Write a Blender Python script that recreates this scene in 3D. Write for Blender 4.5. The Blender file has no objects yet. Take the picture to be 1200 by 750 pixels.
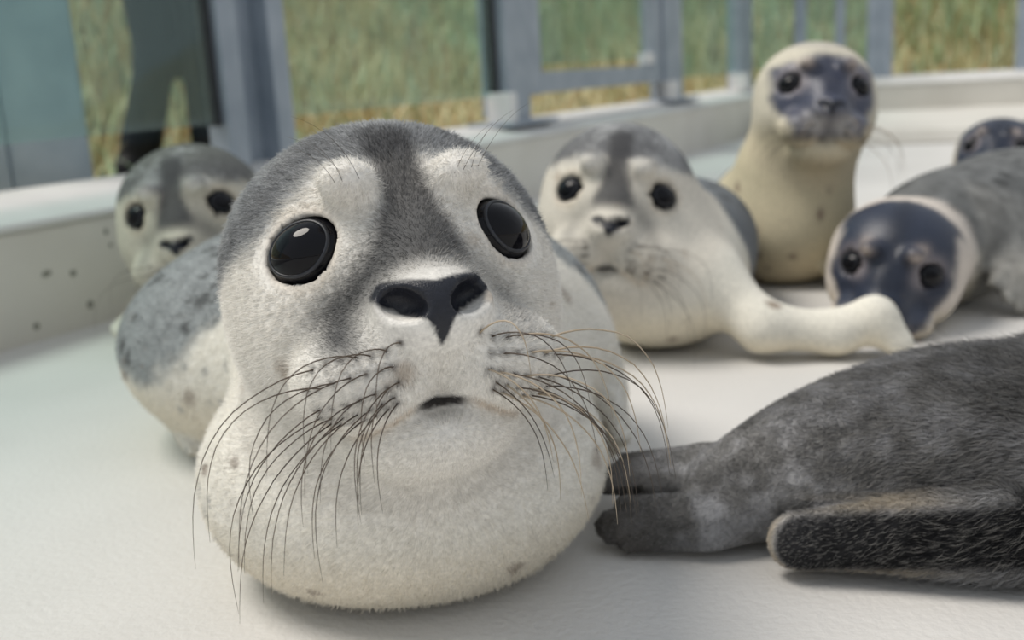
import bpy, math
import numpy as np
from mathutils import Matrix, Vector

# ------------------------------------------------------------------ camera, sky, light, exposure
scene = bpy.context.scene
scene.view_settings.view_transform = 'Standard'
scene.view_settings.look = 'None'
scene.view_settings.exposure = 0.06
scene.view_settings.gamma = 1.0
scene.view_settings.use_curve_mapping = False
COL = scene.collection

PITCH, ROLL, CAMH = math.radians(13.06), math.radians(3.4), 0.31
fw = Vector((0, math.cos(PITCH), -math.sin(PITCH))); r0 = Vector((1, 0, 0)); u0 = r0.cross(fw)
cr = r0 * math.cos(ROLL) - u0 * math.sin(ROLL); cu = u0 * math.cos(ROLL) + r0 * math.sin(ROLL)
cam = bpy.data.cameras.new('camera'); camo = bpy.data.objects.new('camera', cam); COL.objects.link(camo)
M = Matrix((cr, cu, -fw)).transposed().to_4x4(); M.translation = (0, 0, CAMH)
camo.matrix_world = M
cam.sensor_fit = 'HORIZONTAL'; cam.sensor_width = 36; cam.lens = 37.5; cam.clip_start = 0.02
cam.dof.use_dof = True; cam.dof.focus_distance = 0.525; cam.dof.aperture_fstop = 6.6
scene.camera = camo

world = bpy.data.worlds.new('sky'); scene.world = world; world.use_nodes = True
wn = world.node_tree.nodes; wl = world.node_tree.links
bg = wn['Background']; bg.inputs[1].default_value = 0.62
tc = wn.new('ShaderNodeTexCoord'); sp = wn.new('ShaderNodeSeparateXYZ'); wl.new(tc.outputs['Generated'], sp.inputs[0])
rp = wn.new('ShaderNodeValToRGB'); wl.new(sp.outputs[2], rp.inputs[0])
rp.color_ramp.elements[0].position = 0.0; rp.color_ramp.elements[0].color = (0.87, 0.90, 0.93, 1)
rp.color_ramp.elements[1].position = 0.9; rp.color_ramp.elements[1].color = (0.75, 0.81, 0.89, 1)
wl.new(rp.outputs[0], bg.inputs[0])

sun = bpy.data.lights.new('sun_offscreen', 'SUN'); suno = bpy.data.objects.new('sun_offscreen', sun); COL.objects.link(suno)
sun.energy = 2.7; sun.angle = math.radians(26); sun.color = (1.0, 0.94, 0.86)
suno.rotation_euler = Vector((0.55, -0.05, -1.0)).to_track_quat('-Z', 'Y').to_euler()

# ------------------------------------------------------------------ materials
def new_mat(name):
    m = bpy.data.materials.new(name); m.use_nodes = True
    nt = m.node_tree; return m, nt.nodes, nt.links, nt.nodes['Principled BSDF']

def noise_mat(name, c1, c2, scale=8.0, rough=0.6, bump=0.0, bscale=200.0, metallic=0.0, detail=4.0, bdist=0.002):
    m, n, l, b = new_mat(name)
    co = n.new('ShaderNodeTexCoord')
    t = n.new('ShaderNodeTexNoise'); t.inputs['Scale'].default_value = scale; t.inputs['Detail'].default_value = detail
    l.new(co.outputs['Object'], t.inputs['Vector'])
    r = n.new('ShaderNodeValToRGB'); r.color_ramp.elements[0].position = .35; r.color_ramp.elements[1].position = .68
    r.color_ramp.elements[0].color = (*c1, 1); r.color_ramp.elements[1].color = (*c2, 1)
    l.new(t.outputs['Fac'], r.inputs[0]); l.new(r.outputs[0], b.inputs['Base Color'])
    b.inputs['Roughness'].default_value = rough; b.inputs['Metallic'].default_value = metallic
    if bump:
        t2 = n.new('ShaderNodeTexNoise'); t2.inputs['Scale'].default_value = bscale; t2.inputs['Detail'].default_value = 3
        l.new(co.outputs['Object'], t2.inputs['Vector'])
        bp = n.new('ShaderNodeBump'); bp.inputs['Strength'].default_value = bump; bp.inputs['Distance'].default_value = bdist
        l.new(t2.outputs['Fac'], bp.inputs['Height']); l.new(bp.outputs[0], b.inputs['Normal'])
    return m

def coat_mat(name, bscale=900.0, bump=0.25, rough=0.75):
    m, n, l, b = new_mat(name)
    a = n.new('ShaderNodeAttribute'); a.attribute_name = 'coat'
    w = n.new('ShaderNodeAttribute'); w.attribute_name = 'wet'
    co = n.new('ShaderNodeTexCoord')
    t = n.new('ShaderNodeTexNoise'); t.inputs['Scale'].default_value = bscale * .35; t.inputs['Detail'].default_value = 3
    l.new(co.outputs['Object'], t.inputs['Vector'])
    mr = n.new('ShaderNodeMapRange'); mr.inputs['From Min'].default_value = .3; mr.inputs['From Max'].default_value = .7
    mr.inputs['To Min'].default_value = .84; mr.inputs['To Max'].default_value = 1.12
    l.new(t.outputs['Fac'], mr.inputs['Value'])
    mx = n.new('ShaderNodeVectorMath'); mx.operation = 'SCALE'
    l.new(a.outputs['Color'], mx.inputs[0]); l.new(mr.outputs[0], mx.inputs['Scale']); l.new(mx.outputs[0], b.inputs['Base Color'])
    rr = n.new('ShaderNodeMapRange'); rr.inputs['To Min'].default_value = rough; rr.inputs['To Max'].default_value = .28
    l.new(w.outputs['Fac'], rr.inputs['Value']); l.new(rr.outputs[0], b.inputs['Roughness'])
    t2 = n.new('ShaderNodeTexNoise'); t2.inputs['Scale'].default_value = bscale; l.new(co.outputs['Object'], t2.inputs['Vector'])
    bp = n.new('ShaderNodeBump'); bp.inputs['Strength'].default_value = bump; bp.inputs['Distance'].default_value = .0012
    l.new(t2.outputs['Fac'], bp.inputs['Height']); l.new(bp.outputs[0], b.inputs['Normal'])
    b.inputs['Specular IOR Level'].default_value = .35
    return m

MAT = {}
MAT['floor'] = noise_mat('pale_gelcoat', (.60, .585, .56), (.68, .665, .64), 3.0, .5, .5, 170, bdist=.002)
MAT['wall'] = noise_mat('basin_wall_paint', (.62, .595, .54), (.70, .675, .62), 5.0, .55, .25, 120)
MAT['rim'] = noise_mat('basin_rim_paint', (.61, .60, .575), (.69, .68, .655), 6.0, .5, .2, 140)
MAT['stain'] = noise_mat('wall_stain', (.20, .20, .17), (.30, .29, .25), 60.0, .8)
MAT['metal'] = noise_mat('galvanised_steel', (.30, .35, .41), (.38, .43, .49), 14.0, .5, .1, 60, metallic=.35)
MAT['foot'] = noise_mat('pale_post_foot', (.66, .66, .66), (.76, .75, .74), 20.0, .5)
MAT['seal_strip'] = noise_mat('black_rubber', (.02, .022, .026), (.035, .037, .04), 30.0, .6)
MAT['ground'] = noise_mat('dune_ground', (.30, .24, .12), (.46, .38, .20), 5.0, .95, .5, 30, bdist=.02)
MAT['coat'] = coat_mat('seal_coat')
MAT['coat_fine'] = coat_mat('seal_skin_under_fur', 1200, .3)

def eye_mat():
    m, n, l, b = new_mat('wet_dark_eye')
    b.inputs['Base Color'].default_value = (.004, .004, .006, 1); b.inputs['Roughness'].default_value = .03
    b.inputs['IOR'].default_value = 1.30
    return m
MAT['eye'] = eye_mat()
MAT['eyelid'] = noise_mat('wet_eyelid', (.008, .009, .013), (.02, .024, .034), 300.0, .42)

def fur_mat(name):
    m, n, l, b = new_mat(name)
    a = n.new('ShaderNodeAttribute'); a.attribute_name = 'col'
    l.new(a.outputs['Color'], b.inputs['Base Color'])
    b.inputs['Roughness'].default_value = .6; b.inputs['Specular IOR Level'].default_value = .25
    return m
MAT['fur'] = fur_mat('fur_strands')
MAT['grass'] = fur_mat('grass_blades')
MAT['cloth'] = fur_mat('visitor_clothes')
MAT['whisker_dark'] = noise_mat('dark_whisker', (.05, .035, .025), (.11, .08, .055), 40.0, .4)
MAT['whisker_pale'] = noise_mat('pale_whisker', (.34, .27, .19), (.48, .40, .30), 40.0, .4)

def glass_mat():
    m, n, l, b = new_mat('green_tinted_glass')
    out = n['Material Output']; n.remove(b)
    tr = n.new('ShaderNodeBsdfTransparent'); tr.inputs[0].default_value = (.84, .94, .92, 1)
    df = n.new('ShaderNodeBsdfDiffuse'); df.inputs[0].default_value = (.55, .70, .68, 1)
    gl = n.new('ShaderNodeBsdfGlossy'); gl.inputs['Roughness'].default_value = .03
    fc = n.new('ShaderNodeLayerWeight'); pw = n.new('ShaderNodeMath'); pw.operation = 'POWER'; pw.inputs[1].default_value = 5; l.new(fc.outputs['Facing'], pw.inputs[0])
    lw = n.new('ShaderNodeMath'); lw.operation = 'MULTIPLY_ADD'; lw.inputs[1].default_value = .5; lw.inputs[2].default_value = .03; l.new(pw.outputs[0], lw.inputs[0])
    m1 = n.new('ShaderNodeMixShader'); m1.inputs[0].default_value = .07
    l.new(tr.outputs[0], m1.inputs[1]); l.new(df.outputs[0], m1.inputs[2])
    m2 = n.new('ShaderNodeMixShader'); l.new(lw.outputs[0], m2.inputs[0]); l.new(m1.outputs[0], m2.inputs[1]); l.new(gl.outputs[0], m2.inputs[2])
    l.new(m2.outputs[0], out.inputs[0])
    return m
MAT['glass'] = glass_mat()

# ------------------------------------------------------------------ object helpers
def tag(o, label=None, cat=None, group=None, kind=None):
    if label: o['label'] = label
    if cat: o['category'] = cat
    if group: o['group'] = group
    if kind: o['kind'] = kind
    return o
def empty(name, loc):
    o = bpy.data.objects.new(name, None); o.location = loc; o.empty_display_size = .05; COL.objects.link(o); return o
def mesh_obj(name, V, F, mat, parent=None, smooth=False, loc=(0, 0, 0)):
    me = bpy.data.meshes.new(name)
    V = np.asarray(V, dtype=np.float64) - np.asarray(loc, dtype=np.float64)
    me.from_pydata(V.tolist(), [], [tuple(int(i) for i in f) for f in F]); me.validate()
    if smooth: me.polygons.foreach_set('use_smooth', np.ones(len(me.polygons), dtype=bool))
    me.materials.append(mat); me.update()
    o = bpy.data.objects.new(name, me); COL.objects.link(o)
    if parent is None: o.location = loc
    else: o.parent = parent
    return o
def fast_quads(name, V, Q, mat, parent, loc, attrs=None):
    me = bpy.data.meshes.new(name); k = Q.shape[1]
    me.vertices.add(len(V)); me.vertices.foreach_set('co', (V - np.asarray(loc)).astype(np.float32).ravel())
    me.loops.add(Q.size); me.loops.foreach_set('vertex_index', Q.astype(np.int32).ravel())
    me.polygons.add(len(Q)); me.polygons.foreach_set('loop_start', np.arange(0, Q.size, k, dtype=np.int32))
    me.update(calc_edges=True); me.polygons.foreach_set('use_smooth', np.ones(len(Q), dtype=bool))
    for nm, arr in (attrs or {}).items():
        if arr.ndim == 2:
            a = me.attributes.new(nm, 'FLOAT_COLOR', 'POINT'); c = np.ones((len(V), 4), np.float32); c[:, :3] = arr; a.data.foreach_set('color', c.ravel())
        else:
            a = me.attributes.new(nm, 'FLOAT', 'POINT'); a.data.foreach_set('value', arr.astype(np.float32))
    me.materials.append(mat)
    o = bpy.data.objects.new(name, me); COL.objects.link(o); o.parent = parent
    return o
BOXF = [(0, 3, 2, 1), (4, 5, 6, 7), (0, 1, 5, 4), (1, 2, 6, 5), (2, 3, 7, 6), (3, 0, 4, 7)]
def oriented_box(name, p0, p1, thick, z0, z1, mat, parent=None, loc=(0, 0, 0), off=0.0):
    """box along plan segment p0-p1, thickness across it (centred, shifted by off)"""
    p0 = np.array(p0[:2], float); p1 = np.array(p1[:2], float); d = (p1 - p0) / np.linalg.norm(p1 - p0); n = np.array([-d[1], d[0]])
    a, b = n * (off - thick / 2), n * (off + thick / 2)
    ring = [p0 + a, p1 + a, p1 + b, p0 + b]
    V = [(*q, z0) for q in ring] + [(*q, z1) for q in ring]
    o = mesh_obj(name, V, BOXF, mat, parent, loc=loc)
    bv = o.modifiers.new('bevel', 'BEVEL'); bv.width = min(.003, thick * .2); bv.segments = 2
    return o
def tube(name, pts, radii, mat, parent, loc, sides=5):
    pts = np.asarray(pts, float); n = len(pts); V = []; Fc = []
    T = np.gradient(pts, axis=0); T /= np.linalg.norm(T, axis=1)[:, None]
    ref = np.array([.3, .2, .93])
    for i in range(n):
        a = np.cross(T[i], ref); a /= np.linalg.norm(a); b = np.cross(T[i], a)
        for k in range(sides):
            an = 2 * math.pi * k / sides; V.append(pts[i] + radii[i] * (a * math.cos(an) + b * math.sin(an)))
    for i in range(n - 1):
        for k in range(sides):
            k2 = (k + 1) % sides; Fc.append((i * sides + k, i * sides + k2, (i + 1) * sides + k2, (i + 1) * sides + k))
    Fc.append(tuple(range(sides))[::-1]); Fc.append(tuple((n - 1) * sides + k for k in range(sides)))
    return mesh_obj(name, V, Fc, mat, parent, True, loc)

# ------------------------------------------------------------------ noise and implicit-surface tools (numpy)
def _hash(ix, iy, iz, seed):
    h = (ix.astype(np.int64) * 374761393 + iy.astype(np.int64) * 668265263 + iz.astype(np.int64) * 2147483647 + seed * 974634777) & 0xffffffff
    h = ((h ^ (h >> 13)) * 1274126177) & 0xffffffff
    h = h ^ (h >> 16)
    return (h & 0xffff) / 65535.0
def vnoise(P, scale, seed=0):
    q = P * scale + 1000.0; i = np.floor(q); f = q - i; f = f * f * (3 - 2 * f); i = i.astype(np.int64); r = 0
    for dx in (0, 1):
        for dy in (0, 1):
            for dz in (0, 1):
                w = (f[:, 0] if dx else 1 - f[:, 0]) * (f[:, 1] if dy else 1 - f[:, 1]) * (f[:, 2] if dz else 1 - f[:, 2])
                r = r + w * _hash(i[:, 0] + dx, i[:, 1] + dy, i[:, 2] + dz, seed)
    return r
def fbm(P, scale, seed=0, octv=3):
    s = 0; a = .5; t = 0
    for k in range(octv): s = s + a * vnoise(P, scale * 2 ** k, seed + k); t += a; a *= .55
    return s / t
def sstep(x, a, b):
    t = np.clip((x - a) / (b - a), 0, 1); return t * t * (3 - 2 * t)
def mixc(c, d, m):
    return c * (1 - m[:, None]) + np.asarray(d, float) * m[:, None]
def spots(P, scale, seed, thr=.62, keep=.5, soft=.06):
    """scattered blotches: jittered cell points"""
    q = P * scale + 500.0; i = np.floor(q).astype(np.int64); best = np.full(len(P), 9.0)
    for dx in (-1, 0, 1):
        for dy in (-1, 0, 1):
            for dz in (-1, 0, 1):
                a, b, c = i[:, 0] + dx, i[:, 1] + dy, i[:, 2] + dz
                px = a + _hash(a, b, c, seed); py = b + _hash(a, b, c, seed + 7); pz = c + _hash(a, b, c, seed + 13)
                r = .2 + .8 * _hash(a, b, c, seed + 29); on = _hash(a, b, c, seed + 41) < keep
                d = np.sqrt((q[:, 0] - px) ** 2 + (q[:, 1] - py) ** 2 + (q[:, 2] - pz) ** 2) / r
                best = np.where(on, np.minimum(best, d), best)
    best = best + .35 * (vnoise(P, scale * 3.1, seed + 5) - .5)
    return 1 - sstep(best, thr - soft * 4, thr + soft)

def smin(a, b, k):
    h = np.clip(.5 + .5 * (b - a) / k, 0, 1); return b * (1 - h) + a * h - k * h * (1 - h)
def smax(a, b, k): return -smin(-a, -b, k)
def ell(P, c, r, R=None):
    q = P - np.asarray(c, float)
    if R is not None: q = q @ R
    r = np.asarray(r, float); k0 = np.linalg.norm(q / r, axis=1); k1 = np.linalg.norm(q / (r * r), axis=1) + 1e-9
    return k0 * (k0 - 1) / k1
def cone(P, a, b, ra, rb, sz=1.0):
    """capsule with changing radius; sz > 1 flattens it in z"""
    s = np.array([1, 1, sz]); a = np.asarray(a, float) * s; b = np.asarray(b, float) * s; q = P * s
    ab = b - a; t = np.clip(((q - a) @ ab) / (ab @ ab), 0, 1)
    return (np.linalg.norm(q - a - t[:, None] * ab, axis=1) - (ra + (rb - ra) * t)) / (1 + .5 * (sz - 1))
def rot(yaw, pitch=0., roll=0.):
    y, p, r = (math.radians(v) for v in (yaw, pitch, roll))
    cz, sz, cx, sx, cy, sy = math.cos(y), math.sin(y), math.cos(p), math.sin(p), math.cos(r), math.sin(r)
    return np.array([[cz, -sz, 0], [sz, cz, 0], [0, 0, 1]]) @ np.array([[1, 0, 0], [0, cx, -sx], [0, sx, cx]]) @ np.array([[cy, 0, sy], [0, 1, 0], [-sy, 0, cy]])

def surface_net(f, lo, hi, h):
    lo = np.asarray(lo, float); n = np.ceil((np.asarray(hi) - lo) / h).astype(int) + 1
    xs = [lo[k] + h * np.arange(n[k]) for k in range(3)]
    G = np.stack(np.meshgrid(*xs, indexing='ij'), -1).reshape(-1, 3)
    D = np.concatenate([f(G[i:i + 400000]) for i in range(0, len(G), 400000)]).reshape(n)
    S = D < 0; nc = n - 1
    cnt = np.zeros(nc); acc = np.zeros((*nc, 3))
    ci = np.stack(np.meshgrid(*[np.arange(k) for k in nc], indexing='ij'), -1).astype(float)
    corners = [(a, b, c) for a in (0, 1) for b in (0, 1) for c in (0, 1)]
    sl = lambda A, o: A[o[0]:o[0] + nc[0], o[1]:o[1] + nc[1], o[2]:o[2] + nc[2]]
    for o in corners:
        for ax in range(3):
            if o[ax]: continue
            o2 = list(o); o2[ax] = 1
            d0, d1 = sl(D, o), sl(D, o2); cross = (d0 < 0) != (d1 < 0)
            t = np.where(cross, d0 / np.where(cross, d0 - d1, 1), 0)
            cnt += cross
            for k in range(3): acc[..., k] += cross * (o[k] + (t if k == ax else 0))
    act = cnt > 0; idx = np.full(nc, -1); idx[act] = np.arange(act.sum())
    V = lo + h * (ci[act] + acc[act] / cnt[act][:, None])
    Q = []
    for ax in range(3):
        u, v = (ax + 1) % 3, (ax + 2) % 3
        s0 = [slice(None)] * 3; s1 = [slice(None)] * 3; s0[ax] = slice(0, -1); s1[ax] = slice(1, None)
        cr_ = S[tuple(s0)] != S[tuple(s1)]; pos = np.argwhere(cr_); ins = S[tuple(s0)][cr_]
        ok = (pos[:, u] > 0) & (pos[:, v] > 0) & (pos[:, u] < nc[u]) & (pos[:, v] < nc[v]); pos = pos[ok]; ins = ins[ok]
        def g(du, dv):
            q = pos.copy(); q[:, u] -= du; q[:, v] -= dv; return idx[q[:, 0], q[:, 1], q[:, 2]]
        q = np.stack([g(1, 1), g(0, 1), g(0, 0), g(1, 0)], 1); q[~ins] = q[~ins][:, ::-1]; Q.append(q)
    return V, np.concatenate(Q)
def grad(f, P, e=4e-4):
    return np.stack([f(P + e * d) - f(P - e * d) for d in np.eye(3)], 1) / (2 * e)
def chunked(f, P, n=200000): return np.concatenate([f(P[i:i + n]) for i in range(0, len(P), n)])
def project(f, P, it=2):
    for _ in range(it):
        d = f(P); g = np.stack([f(P + 2e-4 * e) - d for e in np.eye(3)], 1) / 2e-4; P = P - np.clip(d / (np.sum(g * g, 1) + 1e-6), -.01, .01)[:, None] * g
    return P
def subdivide(V, Q):
    nv = len(V); E = np.stack([Q, np.roll(Q, -1, 1)], -1).reshape(-1, 2); E.sort(1)
    key = E[:, 0].astype(np.int64) * nv + E[:, 1]; uq, inv = np.unique(key, return_inverse=True)
    a, b = uq // nv, uq % nv; inv = inv.reshape(-1, 4)
    fc = V[Q].mean(1); V2 = np.concatenate([V, (V[a] + V[b]) / 2, fc]); e = nv + inv; c = nv + len(uq) + np.arange(len(Q))
    Q2 = np.concatenate([np.stack([Q[:, k], e[:, k], c, e[:, k - 1]], 1) for k in range(4)])
    return V2, Q2
def relax(V, Q, it=1, w=.5):
    E = np.concatenate([np.stack([Q[:, k], Q[:, (k + 1) % 4]], 1) for k in range(4)]); E = np.concatenate([E, E[:, ::-1]])
    for _ in range(it):
        n = np.bincount(E[:, 0], minlength=len(V))[:, None] + 1e-9
        A = np.stack([np.bincount(E[:, 0], weights=V[E[:, 1], k], minlength=len(V)) for k in range(3)], 1) / n
        V = V * (1 - w) + A * w
    return V
def build_surface(f, lo, hi, h, levels):
    V, Q = surface_net(f, lo, hi, h); V = project(f, relax(V, Q, 2), 2)
    for _ in range(levels):
        V, Q = subdivide(V, Q); V = relax(V, Q, 1, .4)
        V = np.concatenate([project(f, V[i:i + 100000], 1) for i in range(0, len(V), 100000)])
    return V, Q
def normals(f, V):
    g = np.concatenate([grad(f, V[i:i + 100000]) for i in range(0, len(V), 100000)])
    return g / (np.linalg.norm(g, axis=1)[:, None] + 1e-9)

# ------------------------------------------------------------------ setting: basin floor, walls, rim, bank
W0 = np.array([-.622, 1.386]); WD = np.array([.476, .88]); WD /= np.linalg.norm(WD); WN = np.array([-WD[1], WD[0]])
CORN = W0 + WD * 3.75                       # far inner corner of the basin
RD = np.array([.95, -.31]); RD /= np.linalg.norm(RD); RN = np.array([-RD[1], RD[0]])
A0 = W0 - WD * 3.6; R1 = CORN + RD * 3.2
BK1 = R1 - WD * 6.4; 
def structure(o, label): return tag(o, label, kind='structure')
ring = [A0, BK1, R1, CORN]
cen = sum(ring) / 4
big = [cen + (p - cen) * 1.0 for p in ring]
V = [(*p, 0.0) for p in big] + [(*p, -.06) for p in big]
structure(mesh_obj('floor', V, [(0, 1, 2, 3), (7, 6, 5, 4), (0, 4, 5, 1), (1, 5, 6, 2), (2, 6, 7, 3), (3, 7, 4, 0)], MAT['floor']), 'pale textured gelcoat basin floor')
def sweep_wall(name, p0, p1, n, profile, mat, label, ext0=0., ext1=0., mats=None):
    d = (p1 - p0) / np.linalg.norm(p1 - p0); p0 = p0 - d * ext0; p1 = p1 + d * ext1; k = len(profile); V = []
    for p in (p0, p1):
        for (o, z) in profile: q = p + n * o; V.append((q[0], q[1], z))
    Fc = [(i, i + k, (i + 1) % k + k, (i + 1) % k) for i in range(k)] + [tuple(range(k)), tuple(range(2 * k - 1, k - 1, -1))]
    o = mesh_obj(name, V, Fc, mat)
    bv = o.modifiers.new('bevel', 'BEVEL'); bv.width = .008; bv.segments = 3; bv.limit_method = 'ANGLE'; bv.angle_limit = .3
    return structure(o, label) if label else o
prof = [(0, 0), (0, .148), (.20, .148), (.20, -.05), (0.0, -.05)]
wl_ = sweep_wall('wall_left', A0, CORN, WN, prof, MAT['wall'], 'beige basin wall running back below the fence', .1, .2)
rimp = [(-.006, .146), (-.004, .158), (.10, .180), (.21, .182), (.21, .146)]
trim1 = sweep_wall('trim_1', A0, CORN, WN, rimp, MAT['rim'], 'white sloping rim on top of the basin wall', .1, .2)
prof2 = [(0, 0), (0, .165), (.25, .165), (.25, -.05), (0, -.05)]
sweep_wall('wall_back', CORN, R1, RN, prof2, MAT['wall'], 'beige far basin wall', .0, .1)
sweep_wall('trim_2', CORN, R1, RN, [(-.006, .163), (-.004, .176), (.10, .198), (.26, .2), (.26, .163)], MAT['rim'], 'white rim on the far basin wall', .0, .1)
sweep_wall('trim_3', CORN + WD * .0, R1, RN, [(-1.0, 0.001), (-.985, .05), (-.25, .062), (0.002, .064), (0.002, 0.001)], MAT['wall'], 'low pale step in front of the far wall', -.02, -.05)
sweep_wall('wall_right', R1, BK1, WD * 0 + np.array([WD[1], -WD[0]]), prof, MAT['wall'], 'basin wall on the open side', .1, .1)
sweep_wall('wall_front', BK1, A0, -RN, prof, MAT['wall'], 'basin wall behind the viewpoint', .1, .1)
# small stains on the near wall
rng = np.random.default_rng(3)
for sx, sz, rr in [(.055, .085, .0045), (.062, .086, .004), (.10, .078, .005), (.165, .125, .004), (.17, .105, .003), (.19, .092, .004), (.2, .066, .0045), (.235, .12, .005), (.24, .035, .004), (.03, .02, .005), (.12, .03, .006), (-.03, .10, .004)]:
    p = W0 + WD * (sx - .04); k = 10; V = []
    for a in range(k):
        an = 2 * math.pi * a / k; r2 = rr * (.8 + .4 * rng.random()); q = p + WD * r2 * math.cos(an) - WN * .0006; V.append((q[0], q[1], sz + r2 * math.sin(an)))
    V += [(v[0] + WN[0] * .002, v[1] + WN[1] * .002, v[2]) for v in V]
    st = mesh_obj('stain', V, [tuple(range(k)), tuple(range(2 * k - 1, k - 1, -1))] + [(i, (i + 1) % k, (i + 1) % k + k, i + k) for i in range(k)], MAT['stain'], wl_)

# ground beyond the basin: level strip, then a rising bank
def bank_z(x, y):
    P = np.stack([x, y, 0 * x], 1); dl = (P[:, :2] - W0) @ WN; dr = (P[:, :2] - CORN) @ RN
    d = np.maximum(dl, dr)
    return .05 + .55 * np.clip(d - 1.3, 0, 2.4) + .05 * (fbm(P, 1.3, 4) - .5) * np.clip(d, 0, 1)
gx, gy = np.meshgrid(np.linspace(-6, 9, 120), np.linspace(-3, 12, 120), indexing='ij')
gz = bank_z(gx.ravel(), gy.ravel()).reshape(gx.shape)
V = np.stack([gx, gy, gz], -1).reshape(-1, 3); dl = (V[:, :2] - W0) @ WN; dr = (V[:, :2] - CORN) @ RN
keep = (np.maximum(dl, dr) > .12).reshape(gx.shape)
Fc = [(i * 120 + j, (i + 1) * 120 + j, (i + 1) * 120 + j + 1, i * 120 + j + 1) for i in range(119) for j in range(119)
      if keep[i, j] and keep[i + 1, j] and keep[i, j + 1] and keep[i + 1, j + 1]]
structure(mesh_obj('ground', V, Fc, MAT['ground'], smooth=True), 'sandy dune bank beyond the fence')

def grass(n, seed):
    r = np.random.default_rng(seed)
    x = r.uniform(-3.2, 5.5, n * 3); y = r.uniform(.8, 8.5, n * 3)
    P = np.stack([x, y], 1); d = np.maximum((P - W0) @ WN, (P - CORN) @ RN)
    ang = np.abs(x / np.maximum(y, .1)); ok = (d > .26) & (d < 4.3) & (ang < .85)
    # keep clear of where the visitor stands
    ok &= ((x + .93) ** 2 + (y - 2.95) ** 2) > .16 ** 2
    x, y, d = x[ok][:n], y[ok][:n], d[ok][:n]; m = len(x); z = bank_z(x, y)
    clump = vnoise(np.stack([x, y, 0 * x], 1), 2.2, 9); tone = vnoise(np.stack([x, y, 0 * x], 1), 1.1, 21) * .7 + .3 * r.random(m)
    h = (.10 + .38 * clump * r.random(m)) * np.clip((d - .2) / 1.6, .16, 1); w = .004 + .004 * r.random(m)
    th = r.uniform(0, 2 * np.pi, m); lean = r.uniform(.1, .9, m) * h
    wx, wy = np.cos(th + 1.57) * w, np.sin(th + 1.57) * w
    b = np.stack([x, y, z - .01], 1); mid = b + np.stack([np.cos(th) * lean * .35, np.sin(th) * lean * .35, h * .62], 1)
    tip = b + np.stack([np.cos(th) * lean, np.sin(th) * lean, h], 1); W = np.stack([wx, wy, 0 * wx], 1)
    V = np.stack([b - W, b + W, mid + W * .7, mid - W * .7, tip + W * .1, tip - W * .1], 1).reshape(-1, 3)
    i = np.arange(m)[:, None] * 6; Q = np.concatenate([i + np.array([[0, 1, 2, 3]]), i + np.array([[3, 2, 4, 5]])])
    g = np.array([.42, .52, .30]); yl = np.array([.72, .63, .38]); br = np.array([.48, .29, .14]); bl = np.array([.42, .53, .36])
    t = sstep(tone + .18 * sstep(-x, .3, .9), .30, .58)[:, None]; c = g * (1 - t) + yl * t
    k = r.random(m)[:, None]; c = np.where(k < .1, br, c); c = np.where(k > .8, bl, c); c *= (.75 + .5 * r.random(m))[:, None]
    o = fast_quads('grass', V, Q, MAT['grass'], None, (0, 0, 0), {'col': np.repeat(c, 6, 0)})
    tag(o, 'long green and straw dune grass beyond the fence', 'grass', kind='stuff')
grass(42000, 5)

# ------------------------------------------------------------------ glass fence on the rim
B0 = np.array([-.688, 1.464])
def fp(s, off=0.0): return B0 + WD * s + WN * off
def zr(s): return .18
fence = empty('glass_fence', (*fp(.5), .18)); FL = tuple(fence.location)
tag(fence, 'grey steel fence with green tinted glass panes along the basin rim', 'fence')
def fbox(name, s0, s1, thick, z0, z1, mat, off=0.0, parent=None, loc=None):
    return oriented_box(name, fp(s0), fp(s1), thick, z0, z1, mat, parent or fence, loc or FL, off)
# wide post with flanges, seen beside the first pane
fbox('post', .452, .60, .012, .178, 1.15, MAT['metal'], .02)
for s0, s1 in ((.440, .485), (.565, .612)):
    q = oriented_box('flange', fp(s0), fp(s1), .05, .178, 1.15, MAT['metal'], fence, FL, .0)
fbox('rubber_strip', .425, .440, .02, .25, 1.15, MAT['seal_strip'])
fbox('glass_pane', -1.3, .432, .008, .254, 1.12, MAT['glass'])
fbox('glass_pane', .614, 1.408, .008, .254, 1.12, MAT['glass'])
# square steel post standing behind the first pane, and the next to it
oriented_box('post', (-.797, 1.75), (-.680, 1.785), .035, .05, 1.2, MAT['metal'], fence, FL, .02)
oriented_box('post', (-.86, 1.735), (-.797, 1.75), .05, .05, 1.2, MAT['metal'], fence, FL, .02)
oriented_box('post', (-1.62, .40), (-1.50, .435), .035, .05, 1.2, MAT['metal'], fence, FL, .05)
# middle post
fbox('post', 1.455, 1.565, .06, .178, 1.25, MAT['metal'])
fbox('flange', 1.425, 1.455, .075, .20, 1.25, MAT['metal'])
fbox('rubber_strip', 1.410, 1.424, .03, .22, 1.25, MAT['seal_strip'])
fbox('post_foot', 1.405, 1.440, .07, .178, .262, MAT['foot'], -.02)
fbox('base_plate', 1.39, 1.66, .13, .178, .188, MAT['metal'], .0)
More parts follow.
